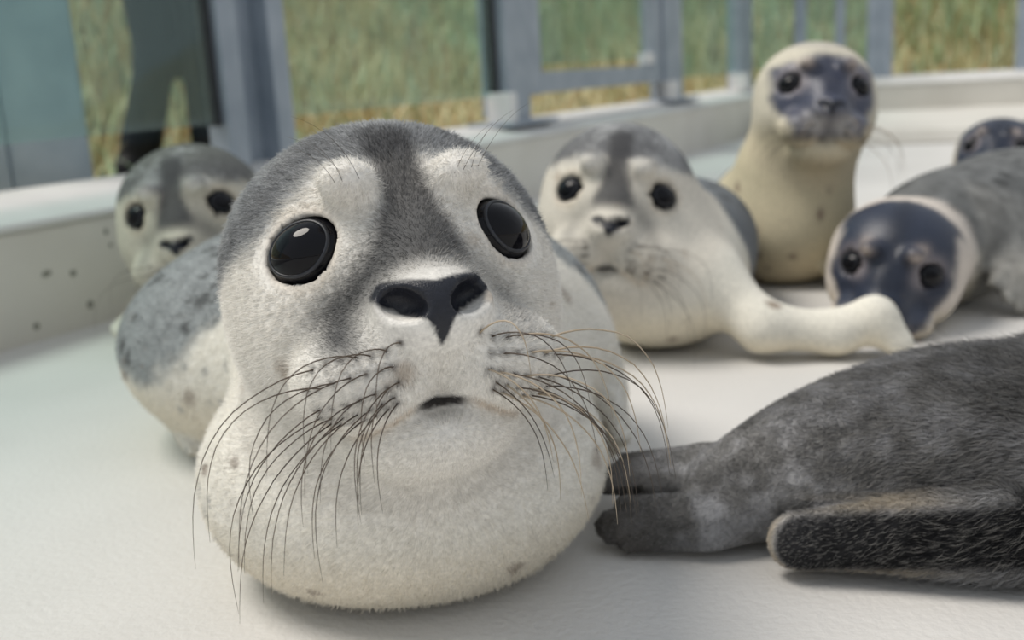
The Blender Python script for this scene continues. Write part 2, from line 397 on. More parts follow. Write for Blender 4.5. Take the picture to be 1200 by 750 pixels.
# post on the other side of the gate, then slim posts
fbox('post', 2.60, 2.78, .06, .178, 1.25, MAT['metal'])
fbox('post_foot', 2.60, 2.66, .07, .178, .25, MAT['foot'], -.02)
fbox('base_plate', 2.58, 2.86, .13, .178, .188, MAT['metal'])
fbox('post', 3.52, 3.70, .06, .178, 1.25, MAT['metal'])
fbox('post_foot', 3.50, 3.56, .07, .178, .25, MAT['foot'], -.02)
fbox('glass_pane', 2.79, 3.51, .008, .254, 1.12, MAT['glass'])
K0 = CORN + RN * .14
def kp(u): return K0 + RD * u
def kbox(name, u0, u1, thick, z0, z1, mat): return oriented_box(name, kp(u0), kp(u1), thick, z0, z1, mat, fence, FL)
for u0, w, m_ in ((.10, .05, 'metal'), (.27, .04, 'metal'), (.40, .05, 'metal'), (.45, .055, 'metal'), (.985, .12, 'metal'), (1.9, .12, 'metal')):
    kbox('post', u0, u0 + w, .05, .195, 1.25, MAT[m_])
oriented_box('glass_pane', fp(3.71), kp(.1), .008, .26, 1.12, MAT['glass'], fence, FL)
kbox('glass_pane', .15, .40, .008, .26, 1.12, MAT['glass'])
# gate
gate = empty('glass_gate', (*fp(2.1), .25)); GL = tuple(gate.location)
tag(gate, 'grey framed gate with a glass infill pane hung between two posts', 'gate')
fbox('stile', 1.575, 1.66, .04, .248, 1.2, MAT['metal'], 0, gate, GL)
fbox('stile', 2.50, 2.59, .04, .248, 1.2, MAT['metal'], 0, gate, GL)
fbox('bottom_rail', 1.66, 2.50, .04, .250, .306, MAT['metal'], 0, gate, GL)
fbox('top_rail', 1.66, 2.50, .04, 1.14, 1.2, MAT['metal'], 0, gate, GL)
fbox('glass_pane', 1.69, 2.47, .008, .326, 1.12, MAT['glass'], 0, gate, GL)
fbox('glass_clamp', 2.42, 2.50, .03, .31, .345, MAT['foot'], -.012, gate, GL)

# ------------------------------------------------------------------ visitor standing behind the first pane (only the legs come into view)
def visitor():
    base = (-.92, 2.95, .05)
    def f(P):
        d = 9.0
        for a, b, ra, rb in [((-.925, 2.97, .93), (-.915, 2.965, .40), .085, .052), ((-.915, 2.965, .40), (-1.0, 2.96, .12), .052, .056), 
                             ((-.76, 3.0, .93), (-.80, 2.985, .40), .085, .052), ((-.80, 2.985, .40), (-.80, 2.98, .12), .052, .05)]:
            d = smin(d, cone(P, a, b, ra, rb), .03)
        for a, b in [((-1.0, 2.975, .10), (-1.04, 2.84, .085)), ((-.80, 3.0, .10), (-.79, 2.86, .085))]: d = smin(d, cone(P, a, b, .05, .04), .03)
        d = smin(d, ell(P, (-.855, 2.98, 1.0), (.17, .12, .15)), .05)
        d = smin(d, ell(P, (-.855, 2.98, 1.28), (.19, .12, .26)), .06)
        d = smin(d, cone(P, (-1.03, 2.98, 1.43), (-1.09, 2.94, 1.12), .058, .045), .04); d = smin(d, cone(P, (-1.09, 2.94, 1.12), (-1.03, 2.80, .92), .045, .034), .03)
        d = smin(d, cone(P, (-.68, 2.98, 1.43), (-.62, 2.94, 1.12), .058, .045), .04); d = smin(d, cone(P, (-.62, 2.94, 1.12), (-.68, 2.80, .92), .045, .034), .03)
        d = smin(d, cone(P, (-.855, 2.98, 1.5), (-.855, 2.97, 1.6), .055, .05), .04)
        d = smin(d, ell(P, (-.855, 2.96, 1.69), (.075, .095, .115)), .02)
        return smax(d, .052 - P[:, 2], .01)
    V, Q = build_surface(f, (-1.25, 2.7, .03), (-.5, 3.2, 1.85), .025, 1)
    z = V[:, 2]; c = np.tile(np.array([.010, .017, .026]), (len(V), 1)); c *= (.8 + .5 * fbm(V, 14, 2))[:, None]
    c = mixc(c, (.008, .008, .009), sstep(-z, -.2, -.17)); c = mixc(c, (.05, .07, .10), sstep(z, .99, 1.0))
    skin = (z > 1.53) | ((z < .94) & (V[:, 1] < 2.84) & (z > .5)); c = mixc(c, (.5, .34, .26), skin.astype(float))
    c = mixc(c, (.06, .04, .025), sstep(z + .6 * (V[:, 1] - 2.96), 1.72, 1.73))
    r = empty('person', base); tag(r, 'person in dark trousers and black boots standing behind the glass', 'person')
    fast_quads('body', V, Q, MAT['cloth'], r, base, {'col': c})
visitor()

# ------------------------------------------------------------------ seals
EYE = np.array([.052, -.050, .020]); NOSE = np.array([0, -.112, -.018])
EN = np.array([.50, -.82, .27]); EN /= np.linalg.norm(EN)
def mir(v): return np.array(v) * [-1, 1, 1]
EDEP = .0078; ER = .0180                                             # eyeball radius
EC = EYE - EN * EDEP                                  # eyeball centre
ET1 = np.cross([0, 0, 1.], EN); ET1 /= np.linalg.norm(ET1); ET2 = np.cross(EN, ET1)
_t = math.radians(14); ET1, ET2 = ET1 * math.cos(_t) - ET2 * math.sin(_t), ET2 * math.cos(_t) + ET1 * math.sin(_t)
EA = 1.27                                              # the eye is wider than tall
EF = np.stack([EN, ET1, ET2], 1)
def head_local(q, es=1.0, ns=1.0, tall=1.0):
    er = ER * es; ec = EYE - EN * EDEP * es
    d = ell(q, (0, .028, .008), (.094, .098, .084 * tall))
    ax = np.sqrt(q[:, 0] ** 2 + 1e-7); a = np.stack([ax, q[:, 1], q[:, 2]], 1)
    two = lambda c, r, k: smin(ell(q, c, r), ell(q, np.array(c) * [-1, 1, 1], r), k)
    d = smin(d, two((.034, -.004, -.030), (.052, .056, .046), .02), .03)         # cheeks
    d = smin(d, ell(q, (0, -.046, .004), (.034, .046, .032)), .025)              # nose bridge
    d = smin(d, ell(q, (0, -.080, -.022), (.034, .034, .026)), .02)
    d = smin(d, two((.032, -.070, -.047), (.0375, .037, .028), .006), .012)       # whisker pads
    d = smin(d, ell(q, (0, -.101, -.015), (.027 * ns, .014, .016 * ns)), .010)   # nose
    d = smin(d, ell(q, (0, -.056, -.079), (.046, .040, .025)), .005)             # lower jaw
    d = smin(d, ell(q, (0, .006, -.066), (.062, .060, .038)), .022)              # throat
    d = smin(d, ell(a, EYE - EN * .021, (.0195, .0195, .0195)), .008)            # orbit
    d = smin(d, two((.030, -.066, .052), (.014, .012, .010), .002), .018)        # brow
    d = smax(d, -ell(a, ec, (er + .0008, er * EA + .0008, er + .0008), EF), .003)  # sockets
    th = math.radians(20); c_, s_ = math.cos(th), math.sin(th)                   # nostrils
    Rn = np.array([[c_, 0, -s_], [0, 1, 0], [s_, 0, c_]])
    d = smax(d, -ell(a, (.0178 * ns, -.113, -.0122), (.0126 * ns, .018, .0080 * ns ** 1.5), Rn), .0025)
    g = np.sqrt((q[:, 0] / .0022) ** 2 + ((q[:, 1] + .111) / .006) ** 2 + ((q[:, 2] + .043) / .018) ** 2)   # groove below the nose
    return d + .0022 * np.exp(-g ** 2 * .8)

class Seal: pass
def make_seal(spec):
    s = Seal(); s.spec = spec; sc = spec['s']; R = rot(*spec['rot']); c = np.array(spec['head'], float)
    s.R, s.c, s.sc = R, c, sc; s.es = spec.get('es', .86); s.ns = spec.get('ns', .70)
    s.loc = lambda P: (P - c) @ R / sc
    s.wrl = lambda q: np.asarray(q) * sc @ R.T + c
    def f(P):
        d = 9.0
        if spec.get('has_head', True):
            q = s.loc(P); d = head_local(q, s.es, s.ns, spec.get('tall', 1.0)) * sc
        d2 = None
        for pr in spec['prims']:
            if pr[0] == 'e': e = ell(P, pr[1], pr[2], pr[3] if len(pr) > 3 and pr[3] is not None else None); k = pr[4] if len(pr) > 4 else .06
            else: e = cone(P, *pr[1:6]); k = pr[6]
            d2 = e if d2 is None else smin(d2, e, k)
        d = smin(d, d2, spec.get('kneck', .05)) if spec.get('has_head', True) else d2
        for pr in spec.get('flip', []):
            d = smin(d, pr['f'](P), pr.get('k', .015))
        for fn in spec.get('cut', []): d = fn(P, d)
        return smax(d, .0015 - P[:, 2], .012)
    s.f = f
    return s
def flipper(root, palm, tip, width, thick, n=5, up=(0, 0, 1), splay=1.0, k=.02):
    """paddle: arm from root to palm, then a fan of digits reaching the tip"""
    root, palm, tip, up = (np.asarray(v, float) for v in (root, palm, tip, up))
    ax = tip - palm; L = np.linalg.norm(ax); ax /= L; side = np.cross(up, ax); side /= np.linalg.norm(side); nn = np.cross(ax, side)
    R = np.stack([ax, side, nn], 1)
    def f(P):
        d = cone(P, root, palm, thick * 1.7, thick * 1.25, 1.0)
        d = smin(d, ell(P, palm + ax * L * .32, (L * .64, width * .50, thick * .66), R), .012)
        for k in range(n):
            t = (k / (n - 1) - .5) if n > 1 else 0
            a = palm + side * t * width * .55; b = tip + side * t * width * splay - ax * L * .34 * abs(t) * 1.6
            d = smin(d, cone(P, a, b, thick * .66, thick * .40), .005)
        return d
    return {'f': f, 'k': k}

def seg_d(x, z, a, b):
    a = np.array(a); b = np.array(b); p = np.stack([x, z], 1); ab = b - a; t = np.clip(((p - a) @ ab) / (ab @ ab), 0, 1)
    return np.linalg.norm(p - a - t[:, None] * ab, axis=1)

def face_common(q, c, es, ns):
    x, y, z = q.T; ax = np.abs(x); front = sstep(-y, .02, .05)
    a = np.stack([ax, y, z], 1)
    ql = (a - (EYE - EN * EDEP * es)) @ EF; de = np.linalg.norm(ql / [1, EA, 1], axis=1) / es
    # mouth line and dark lips
    zm = -.0600 - .0165 * sstep(ax, .002, .045)
    lip = np.exp(-(ax / .0125) ** 4) * np.exp(-((z + .0625 + 8 * x * x) / .0026) ** 4) * sstep(-y, .06, .08)
    c = mixc(c, (.018, .016, .016), np.clip(lip * 1.3, 0, 1)); c = mixc(c, (.10, .085, .07), .5 * np.exp(-(ax / .011) ** 2) * np.exp(-((z + .068) / .004) ** 2) * sstep(-y, .06, .08))
    c = mixc(c, (.40, .28, .17), .5 * np.exp(-((z - zm) / .0022) ** 2) * sstep(ax, .010, .02) * (1 - sstep(ax, .036, .05)) * sstep(-y, .045, .065))
    # nose pad
    ax0, z0 = ax, z; ax = ax / ns; z = (z + .016) / ns - .016
    zt = z + .0125 - .22 * ax
    nm = (1 - sstep(np.sqrt((ax / .0335) ** 2 + (np.abs(zt + .0005) / .0106) ** 2), .84, 1.0))
    tri = (1 - sstep(ax + .45 * np.maximum(0, -(z + .012)), .0095, .0115)) * sstep(z, -.036, -.032) * (1 - sstep(z, -.005, -.0025))
    nm = np.clip(np.maximum(nm, tri), 0, 1) * sstep(-y, .088, .094)
    c = mixc(c, (.016, .018, .026), nm)
    ax, z = ax0, z0
    er = 1 - sstep(de, ER * .99, ER * 1.07)
    c = mixc(c, (.02, .02, .025), er)
    return c, np.maximum(nm, er)

def coat_color(s, V, N):
    spec = s.spec; kind = spec['kind']
    nz = N[:, 2]; n1 = fbm(V, 26, spec['seed']); n2 = fbm(V, 120, spec['seed'] + 3); n3 = vnoise(V, 420, spec['seed'] + 9)
    cream = np.array(spec.get('cream', (.74, .70, .61))); belly = np.array(spec.get('belly', (.72, .65, .50)))
    back = np.array(spec.get('back', (.19, .20, .205)))
    c = np.tile(cream, (len(V), 1))
    c = mixc(c, belly, sstep(-nz, -.1, .6) * .8)
    dors = sstep(spec['dorsal'](V) + .25 * nz + .5 * (n1 - .5) + .25 * (n2 - .5), spec.get('d0', .0), spec.get('d1', .25))
    bk = back * (.72 + .56 * n2)[:, None]
    c = c * (1 - dors[:, None]) + bk * dors[:, None]
    sp = spots(V, spec.get('spot_scale', 26), spec['seed'] + 50, spec.get('spot_thr', .50), .55)
    c = mixc(c, back * .38, sp * dors * spec.get('spot_w', .8))
    sp2 = spots(V, spec.get('bs_scale', 30), spec['seed'] + 80, spec.get('bs_thr', .36), spec.get('bs_keep', .32))
    c = mixc(c, (.26, .20, .15), sp2 * (1 - dors) * spec.get('bspot', .55))
    wet = np.zeros(len(V))
    if not spec.get('has_head', True): return c, wet
    q = s.loc(V); x, y, z = q.T; ax = np.abs(x)
    hw = 1 - sstep(np.linalg.norm(q / [1.0, 1.15, 1.0] - [0, -.01, 0], axis=1), .118, .15)         # weight of the head coat
    hc = np.tile(np.array(spec.get('face', (.76, .73, .67))), (len(V), 1))
    nn = .010 * (n1 - .5) + .012 * (fbm(V, 90, 7) - .5)
    if kind == 'light':
        c0, c1, c2 = spec.get('cb', (.058, .95, .25)); zb = c0 - c1 * np.maximum(0, ax - .040) - c2 * np.maximum(0, y)
        cm = sstep(z + nn - zb, -.004, .012)
        crown = np.array(spec.get('crown', (.33, .345, .355))) * (.62 + .75 * n2)[:, None]
        crown = mixc(crown, (.48, .49, .49), .7 * sstep(n1 + .4 * (n3 - .5), .46, .68))
        hc = hc * (1 - cm[:, None]) + crown * cm[:, None]
        hc = mixc(hc, (.11, .11, .115), cm * np.exp(-((z - zb - .016) / .014) ** 2) * .55)
        wdt = .0125 + .010 * sstep(-z, -.045, .0) + nn * .5
        st = (1 - sstep(ax, wdt - .004, wdt + .007)) * sstep(z, -.003, .014) * (1 - sstep(z, .085, .11)) * sstep(-y, .0, .03)
        hc = mixc(hc, (.045, .045, .048), st * spec.get('stripe', .9))
        for sg, w in ((-1, spec.get('tearL', 1.0)), (1, spec.get('tearR', .55))):
            dd = seg_d(x * sg, z, (.010, .022), (.040, -.012)); dd2 = seg_d(x * sg, z, (.040, -.012), (.046, -.026))
            t = np.exp(-(np.minimum(dd, dd2) / .0105) ** 2) * sstep(-y, .0, .04)
            hc = mixc(hc, (.10, .10, .10), np.clip(t * w, 0, 1))
        br = np.exp(-(((ax - .030) / .012) ** 2 + ((z - .049) / .008) ** 2)) * sstep(-y, .02, .05)
        hc = mixc(hc, (.80, .77, .72), br * .8)
        cheek = spots(V, 38, spec['seed'] + 11, .34, .30)
        hc = mixc(hc, (.38, .30, .22), cheek * .6 * (1 - cm))
        rim = np.exp(-((np.linalg.norm(np.stack([ax, y, z], 1) - EC, axis=1) - .0225) / .0035) ** 2)
        hc = mixc(hc, (.50, .40, .28), rim * .35)
    else:
        navy = np.array(spec.get('navy', (.030, .038, .062)))
        m = sstep(spec['mask'](x, y, z) + nn, -.006, .012)
        hc = mixc(hc, (.60, .52, .36), sstep(-z, .02, .07) * .8); hc = mixc(hc, (.40, .38, .34), sstep(z, .070, .085) * .7 * spec.get('cap', 0))
        hc = mixc(hc, navy, m); wet = np.maximum(wet, m * .85 * hw)
        hc = mixc(hc, navy * .55, m * np.exp(-(ax / .016) ** 2) * sstep(z, -.005, .01) * .8)
        er = np.linalg.norm(np.stack([ax - .050, (z - .024) * 1.0], 1), axis=1)
        hc = mixc(hc, (.36, .32, .33), np.exp(-(er / .021) ** 4) * .72 * sstep(-y, .0, .03))
        br = np.exp(-(((ax - .034) / .010) ** 2 + ((z - .050) / .008) ** 2)) * sstep(-y, .0, .03)
        hc = mixc(hc, (.55, .46, .40), br * .8)
        muz = np.exp(-(((ax - .020) / .022) ** 2 + ((z + .043) / .018) ** 2)) * sstep(-y, .06, .08)
        hc = mixc(hc, (.40, .38, .36), muz * spec.get('muz', .75))
        hc = mixc(hc, (.07, .06, .06), spots(V, 90, spec['seed'] + 4, .4, .5) * .5 * sstep(-y, .05, .07))
    # speckled whisker pads
    for wp in s.__dict__.get('wroots', []):
        d = np.linalg.norm(q - wp, axis=1); hc = mixc(hc, (.06, .05, .045), np.exp(-(d / .0020) ** 2) * .9)
    hc, g = face_common(q, hc, s.es, s.ns)
    c = c * (1 - hw[:, None]) + hc * hw[:, None]
    return np.clip(c, .002, .95), np.maximum(wet, g * hw * .8)

def pad_roots(s):
    out = []
    for sg in (-1, 1):
        for r_, z in enumerate((-.032, -.041, -.050, -.058, -.065)):
            for k in range(7):
                x = .021 + .0062 * k + .003 * (r_ % 2); zz = z - .0012 * k
                q = np.array([[sg * x, -.112 + .55 * max(0, x - .02), zz]])
                P = project(s.f, s.wrl(q), 6); l = s.loc(P)[0]
                if l[1] < -.05: out.append(l)
    return out

def add_eyes(s, root, base):
    for sg in (-1, 1):
        m_ = np.array([sg, 1, 1]); n = EN * m_; er = ER * s.es; c = (EYE - EN * EDEP * s.es) * m_; t1 = ET1 * m_ * EA; t2 = ET2 * m_
        # eyeball: dense sphere, slightly flattened cornea
        nu, nv = 40, 24; V = []; Fc = []
        for j in range(nv + 1):
            ph = math.pi * j / nv
            for i in range(nu):
                th = 2 * math.pi * i / nu
                V.append(c + er * (n * math.cos(ph) * 1.0 + math.sin(ph) * (t1 * math.cos(th) + t2 * math.sin(th))))
        for j in range(nv):
            for i in range(nu): Fc.append((j * nu + i, (j + 1) * nu + i, (j + 1) * nu + (i + 1) % nu, j * nu + (i + 1) % nu))
        e = mesh_obj('eye', s.wrl(np.array(V)), Fc if sg > 0 else [f[::-1] for f in Fc], MAT['eye'], root, True, base)
        if s.spec.get('eyelids', True):
            # lid ring hugging the skin round the eyeball
            K = 48; pts = []; al = np.radians(np.arange(20, 85, 1.0)); ang = []
            for i in range(K):
                th = 2 * math.pi * i / K; dirv = t1 * math.cos(th) + t2 * math.sin(th)
                arc = c + (er + .0001) * (np.cos(al)[:, None] * n + np.sin(al)[:, None] * dirv)
                ang.append(al[np.argmin(s.f(s.wrl(arc)) > .0018 * s.sc)])
            ang = np.array(ang)
            for _ in range(3): ang = (np.roll(ang, 1) + ang + np.roll(ang, -1)) / 3
            for i in range(K):
                th = 2 * math.pi * i / K; dirv = t1 * math.cos(th) + t2 * math.sin(th)
                pts.append(c + er * (math.cos(ang[i]) * n + math.sin(ang[i]) * dirv))
            pts = np.array(pts); W = s.wrl(pts); V = []; Fc = []; S = 8; cw = s.wrl(c[None])[0]
            for i in range(K):
                T = W[(i + 1) % K] - W[i - 1]; T /= np.linalg.norm(T); o = W[i] - cw; o /= np.linalg.norm(o); b = np.cross(T, o)
                for k in range(S):
                    an = 2 * math.pi * k / S; V.append(W[i] + s.sc * s.es * (.0008 * o * math.cos(an) + .0012 * b * math.sin(an)))
            for i in range(K):
                for k in range(S): Fc.append((i * S + k, ((i + 1) % K) * S + k, ((i + 1) % K) * S + (k + 1) % S, i * S + (k + 1) % S))
            mesh_obj('eyelid', V, Fc, MAT['eyelid'], e, True, base)
            # e sits at its root's origin, so the lid shares the same local frame

def add_whiskers(s, root, base, per_side, rad=.00034, length=(.05, .105), seed=1):
    r = np.random.default_rng(seed); roots = [w for w in s.wroots]
    for sg in (-1, 1):
        rs = [w for w in roots if np.sign(w[0]) == sg]; r.shuffle(rs)
        for k, w in enumerate(rs[:per_side]):
            lat = (abs(w[0]) - .021) / .034; low = (-.032 - w[2]) / .04
            L = (length[0] + (length[1] - length[0]) * np.clip(lat * .75 + .35 * r.random(), 0, 1)) * (.85 + .3 * r.random())
            d0 = np.array([sg * (.5 + .6 * lat), -.7 + .45 * lat, .22 - .75 * low + .12 * r.normal()]); d0 /= np.linalg.norm(d0)
            dn = np.array([sg * (-.08 + .22 * r.random()), .12, -1.0]); m = 14; p = np.array(w) - d0 * .001; P = [p]
            for i in range(m):
                t = i / m; d = d0 * (1 - t) ** 2.0 + dn * (t ** .65) * (.55 + .5 * r.random() * .3); d /= np.linalg.norm(d); p = p + d * L / m; P.append(p)
            P = s.wrl(np.array(P)); rr = rad * (1 - np.linspace(0, 1, m + 1)) ** .7 + rad * .18
            pale = (sg > 0 and r.random() < .32) or r.random() < .12
            tube('whisker', P, rr * (1.35 if pale else 1), MAT['whisker_pale' if pale else 'whisker_dark'], root, base)
def brow_whiskers(s, root, base, seed=2):
    r = np.random.default_rng(seed)
    for sg in (-1, 1):
        for k in range(4):
            q = project(s.f, s.wrl(np.array([[sg * (.022 + .006 * k), -.085, .050 + .004 * r.normal()]])), 6); w = s.loc(q)[0]
            d = np.array([sg * (.25 + .3 * r.random()), -.25, .85]); dn = np.array([sg * .7, .35, .25]); L = .022 + .03 * r.random(); P = [w]
            for i in range(8): t = i / 8; dd = d * (1 - t) + dn * t; dd /= np.linalg.norm(dd); P.append(P[-1] + dd * L / 8)
            tube('brow_whisker', s.wrl(np.array(P)), np.linspace(.00013, .00005, 9), MAT['whisker_dark'], root, base)

def add_fur(s, V, Q, N, C, root, base, n, length, rad, flow, weight, seed, lay=.4, tipmix=.0):
    """short fur: real strands rooted on the skin, coloured by the coat under them"""
    r = np.random.default_rng(seed); A = V[Q[:, 0]]; B = V[Q[:, 1]]; D = V[Q[:, 2]]; E = V[Q[:, 3]]
    ar = .5 * np.linalg.norm(np.cross(D - A, E - B), axis=1); cen = (A + B + D + E) / 4
    w = ar * weight(cen, N[Q[:, 0]]); fi = np.searchsorted(np.cumsum(w) / w.sum(), r.random(n)); fi = np.clip(fi, 0, len(Q) - 1)
    u, v = r.random((n, 1)), r.random((n, 1))
    P = A[fi] * (1 - u) * (1 - v) + B[fi] * u * (1 - v) + D[fi] * u * v + E[fi] * (1 - u) * v
    vi = Q[fi, 0]; nn = N[vi]; fl = flow(P); fl = fl - nn * np.sum(fl * nn, 1)[:, None]; fl /= np.linalg.norm(fl, axis=1)[:, None] + 1e-6
    fl = fl + r.normal(size=(n, 3)) * .22
    L = length(P, nn) * (.6 + .7 * r.random(n)); ok = L > .0008
    d0 = nn * (1 - lay) + fl * lay; d0 /= np.linalg.norm(d0, axis=1)[:, None]; d1 = nn * (1 - lay) * .4 + fl; d1 /= np.linalg.norm(d1, axis=1)[:, None]
    p0 = P - nn * .0004; p1 = p0 + d0 * L[:, None] * .5; p2 = p1 + d1 * L[:, None] * .5
    col = (C[vi] + C[Q[fi, 2]]) / 2; dk = 1 - sstep(col.mean(1), .15, .55); col = col * (1 + (r.random(n) - .45) * (.26 + 1.0 * dk))[:, None]
    if tipmix: col = np.where((r.random(n) < tipmix)[:, None], col * .3 + np.array([.30, .29, .27]) * .7, col)
    p0, p1, p2, col = p0[ok], p1[ok], p2[ok], col[ok]; m = len(p0)
    cv = bpy.data.hair_curves.new('fur'); cv.add_curves([3] * m)
    pos = np.stack([p0, p1, p2], 1).reshape(-1, 3) - np.asarray(base)
    cv.attributes['position'].data.foreach_set('vector', pos.astype(np.float32).ravel())
    ra = cv.attributes.get('radius') or cv.attributes.new('radius', 'FLOAT', 'POINT')
    ra.data.foreach_set('value', np.tile(np.array([rad, rad * .8, rad * .15], np.float32), m))
    ca = cv.attributes.new('col', 'FLOAT_COLOR', 'CURVE'); cc = np.ones((m, 4), np.float32); cc[:, :3] = np.clip(col, .003, .95); ca.data.foreach_set('color', cc.ravel())
    cv.materials.append(MAT['fur'])
    o = bpy.data.objects.new('fur', cv); COL.objects.link(o); o.parent = root; o['kind'] = 'stuff'
    return o

def finish(spec, label, h=.010, levels=1, whiskers=0, group='seal pups in the basin', fur=None, name='seal_pup', mat='coat'):
    s = make_seal(spec)
    if spec.get('has_head', True): s.wroots = pad_roots(s)
    V, Q = build_surface(s.f, spec['lo'], spec['hi'], h, levels); N = normals(s.f, V); C, wet = coat_color(s, V, N)
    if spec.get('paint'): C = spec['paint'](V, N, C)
    base = (float(np.mean(V[:, 0])), float(np.mean(V[:, 1])), 0.0)
    root = empty(name, base); tag(root, label, 'seal', group)
    fast_quads('body', V, Q, MAT[mat], root, base, {'coat': C, 'wet': wet})
    if spec.get('has_head', True):
        add_eyes(s, root, base)
        if whiskers: add_whiskers(s, root, base, whiskers, **spec.get('wk', {}))
    if fur: fur(s, V, Q, N, C, root, base)
    return s, root, base

def blob(*a): return ('e',) + a

# --- the pup filling the foreground
HM = np.array([-.0654, .5966, .1992])
def main_dorsal(P):      # grey saddle on the back, behind the head
    return np.minimum((P[:, 2] - .075) / .06, (P[:, 1] - .80) / .06 + (P[:, 2] - .18) * 4)
main = dict(kind='light', s=1.0, es=1.0, ns=1.0, head=HM, rot=(16.19, -11.08, -.45), seed=11, lo=(-.42, .44, -.01), hi=(.2, 1.62, .32), kneck=.042,
    prims=[('c', (-.068, .672, .160), (-.080, .735, .12), .090, .104, 1.0, .05), blob((-.076, .664, .066), (.132, .125, .086), None, .04),
           blob((-.070, .84, .100), (.148, .15, .110), None, .06), blob((-.190, .97, .086), (.168, .17, .100), None, .06), blob((-.185, 1.12, .085), (.14, .17, .095), None, .06),
           ('c', (-.14, 1.25, .075), (-.07, 1.46, .045), .085, .035, 1.0, .06)],
    flip=[flipper((.045, .80, .10), (.066, .815, .06), (.068, .80, .012), .10, .018, 5, (1, .2, 0)),
          flipper((-.27, .95, .04), (-.275, .905, .020), (-.245, .855, .007), .055, .010, 5, (0, 0, 1)),
          flipper((-.09, 1.42, .04), (-.075, 1.48, .03), (-.09, 1.58, .025), .10, .012, 5, (0, 0, 1)), flipper((-.05, 1.42, .04), (-.03, 1.48, .03), (.01, 1.56, .025), .10, .012, 5, (0, 0, 1))],
    dorsal=main_dorsal, back=(.30, .32, .325), spot_scale=58, spot_w=1.0, spot_thr=.62, d0=-.05, d1=.35, cream=(.79, .765, .70), belly=(.78, .72, .60), face=(.80, .775, .725))
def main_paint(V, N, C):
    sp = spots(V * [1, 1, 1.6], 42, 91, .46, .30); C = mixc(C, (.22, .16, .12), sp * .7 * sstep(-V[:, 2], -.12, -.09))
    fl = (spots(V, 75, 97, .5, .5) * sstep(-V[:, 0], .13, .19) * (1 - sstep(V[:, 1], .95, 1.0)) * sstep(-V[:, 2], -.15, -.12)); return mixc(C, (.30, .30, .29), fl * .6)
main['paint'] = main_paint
def main_fur(s, V, Q, N, C, root, base):
    def flow(P):
        q = s.loc(P); g = np.tile(np.array([0, .8, -.15]), (len(P), 1)); g[:, 0] += np.tanh(q[:, 0] / .025) * .3
        hd = g @ s.R.T; bd = np.tile(np.array([-.25, .8, -.35]), (len(P), 1))
        w = sstep(np.linalg.norm(q, axis=1), .11, .17)[:, None]; return hd * (1 - w) + bd * w
    def wgt(P, n):
        q = s.loc(P); d = np.linalg.norm(q, axis=1); see = sstep(np.sum((np.array([0, 0, .31]) - P) * n, 1) / np.linalg.norm(P - [0, 0, .31], axis=1), -.35, -.1)
        return see * np.where(d < .13, 1.0, .45) * (P[:, 1] < 1.2)
    def ln(P, n):
        q = s.loc(P); de = np.linalg.norm(((np.stack([np.abs(q[:, 0]), q[:, 1], q[:, 2]], 1) - EC) @ EF) / [1, EA, 1], axis=1)
        L = np.full(len(P), .0058); L *= sstep(de, ER * 1.02, ER * 1.6)
        nose = sstep(np.sqrt((q[:, 0] / .031) ** 2 + ((q[:, 2] + .016) / .018) ** 2), .85, 1.2); fr = sstep(-q[:, 1], .08, .092); L *= 1 - fr * (1 - nose)
        L *= 1 - .35 * sstep(-q[:, 1], .05, .08); L *= 1 - np.exp(-(q[:, 0] / .014) ** 4) * np.exp(-((q[:, 2] + .0635) / .0045) ** 2) * sstep(-q[:, 1], .06, .08); return L * sstep(P[:, 2], .0, .012)
    add_fur(s, V, Q, N, C, root, base, 260000, ln, .00011, flow, wgt, 4, .70)
s_main, root_main, base_main = finish(main, 'pale grey-crowned seal pup with wide open eyes and long whiskers, staring up', .0075, 2, 28, fur=main_fur, mat='coat_fine')
brow_whiskers(s_main, root_main, base_main)

# --- pup behind it to the side, propped on one outstretched flipper
mid = dict(kind='light', tall=1.14, bspot=.9, spot_w=1.0, cb=(.054, .30, -.25), stripe=.95, tearL=.5, s=.95, head=(.1239, 1.1865, .1531), rot=(-9.1, -6.8, 7.1), seed=23, lo=(-.02, .98, -.01), hi=(.46, 1.72, .28), kneck=.03,
    prims=[('c', (.132, 1.245, .135), (.162, 1.225, .10), .070, .082, 1.0, .05), blob((.168, 1.185, .070), (.092, .105, .076), None, .04),
           blob((.212, 1.31, .080), (.094, .12, .086), None, .05), blob((.236, 1.395, .078), (.090, .09, .082), None, .05), ('c', (.205, 1.46, .062), (.19, 1.64, .04), .062, .03, 1.0, .05)],
    flip=[{'f': lambda P: smin(smin(cone(P, (.22, 1.13, .075), (.262, 1.085, .035), .034, .024), cone(P, (.262, 1.085, .035), (.335, 1.075, .026), .024, .022), .02),
                               smin(cone(P, (.335, 1.075, .026), (.374, 1.07, .040), .023, .022), cone(P, (.374, 1.07, .040), (.394, 1.056, .016), .021, .016), .015), .015), 'k': .03}],
    dorsal=lambda P: ((P[:, 0] - .20) * .8 + (P[:, 1] - 1.27)) / .05 + (P[:, 2] - .075) * 6, back=(.15, .165, .18), cream=(.76, .73, .64), belly=(.76, .69, .54), face=(.66, .62, .54), d0=-.1, d1=.4, wk=dict(seed=5, rad=.0003), crown=(.15, .155, .16))
finish(mid, 'pale seal pup with grey crown leaning on one outstretched white flipper', .010, 1, 10)

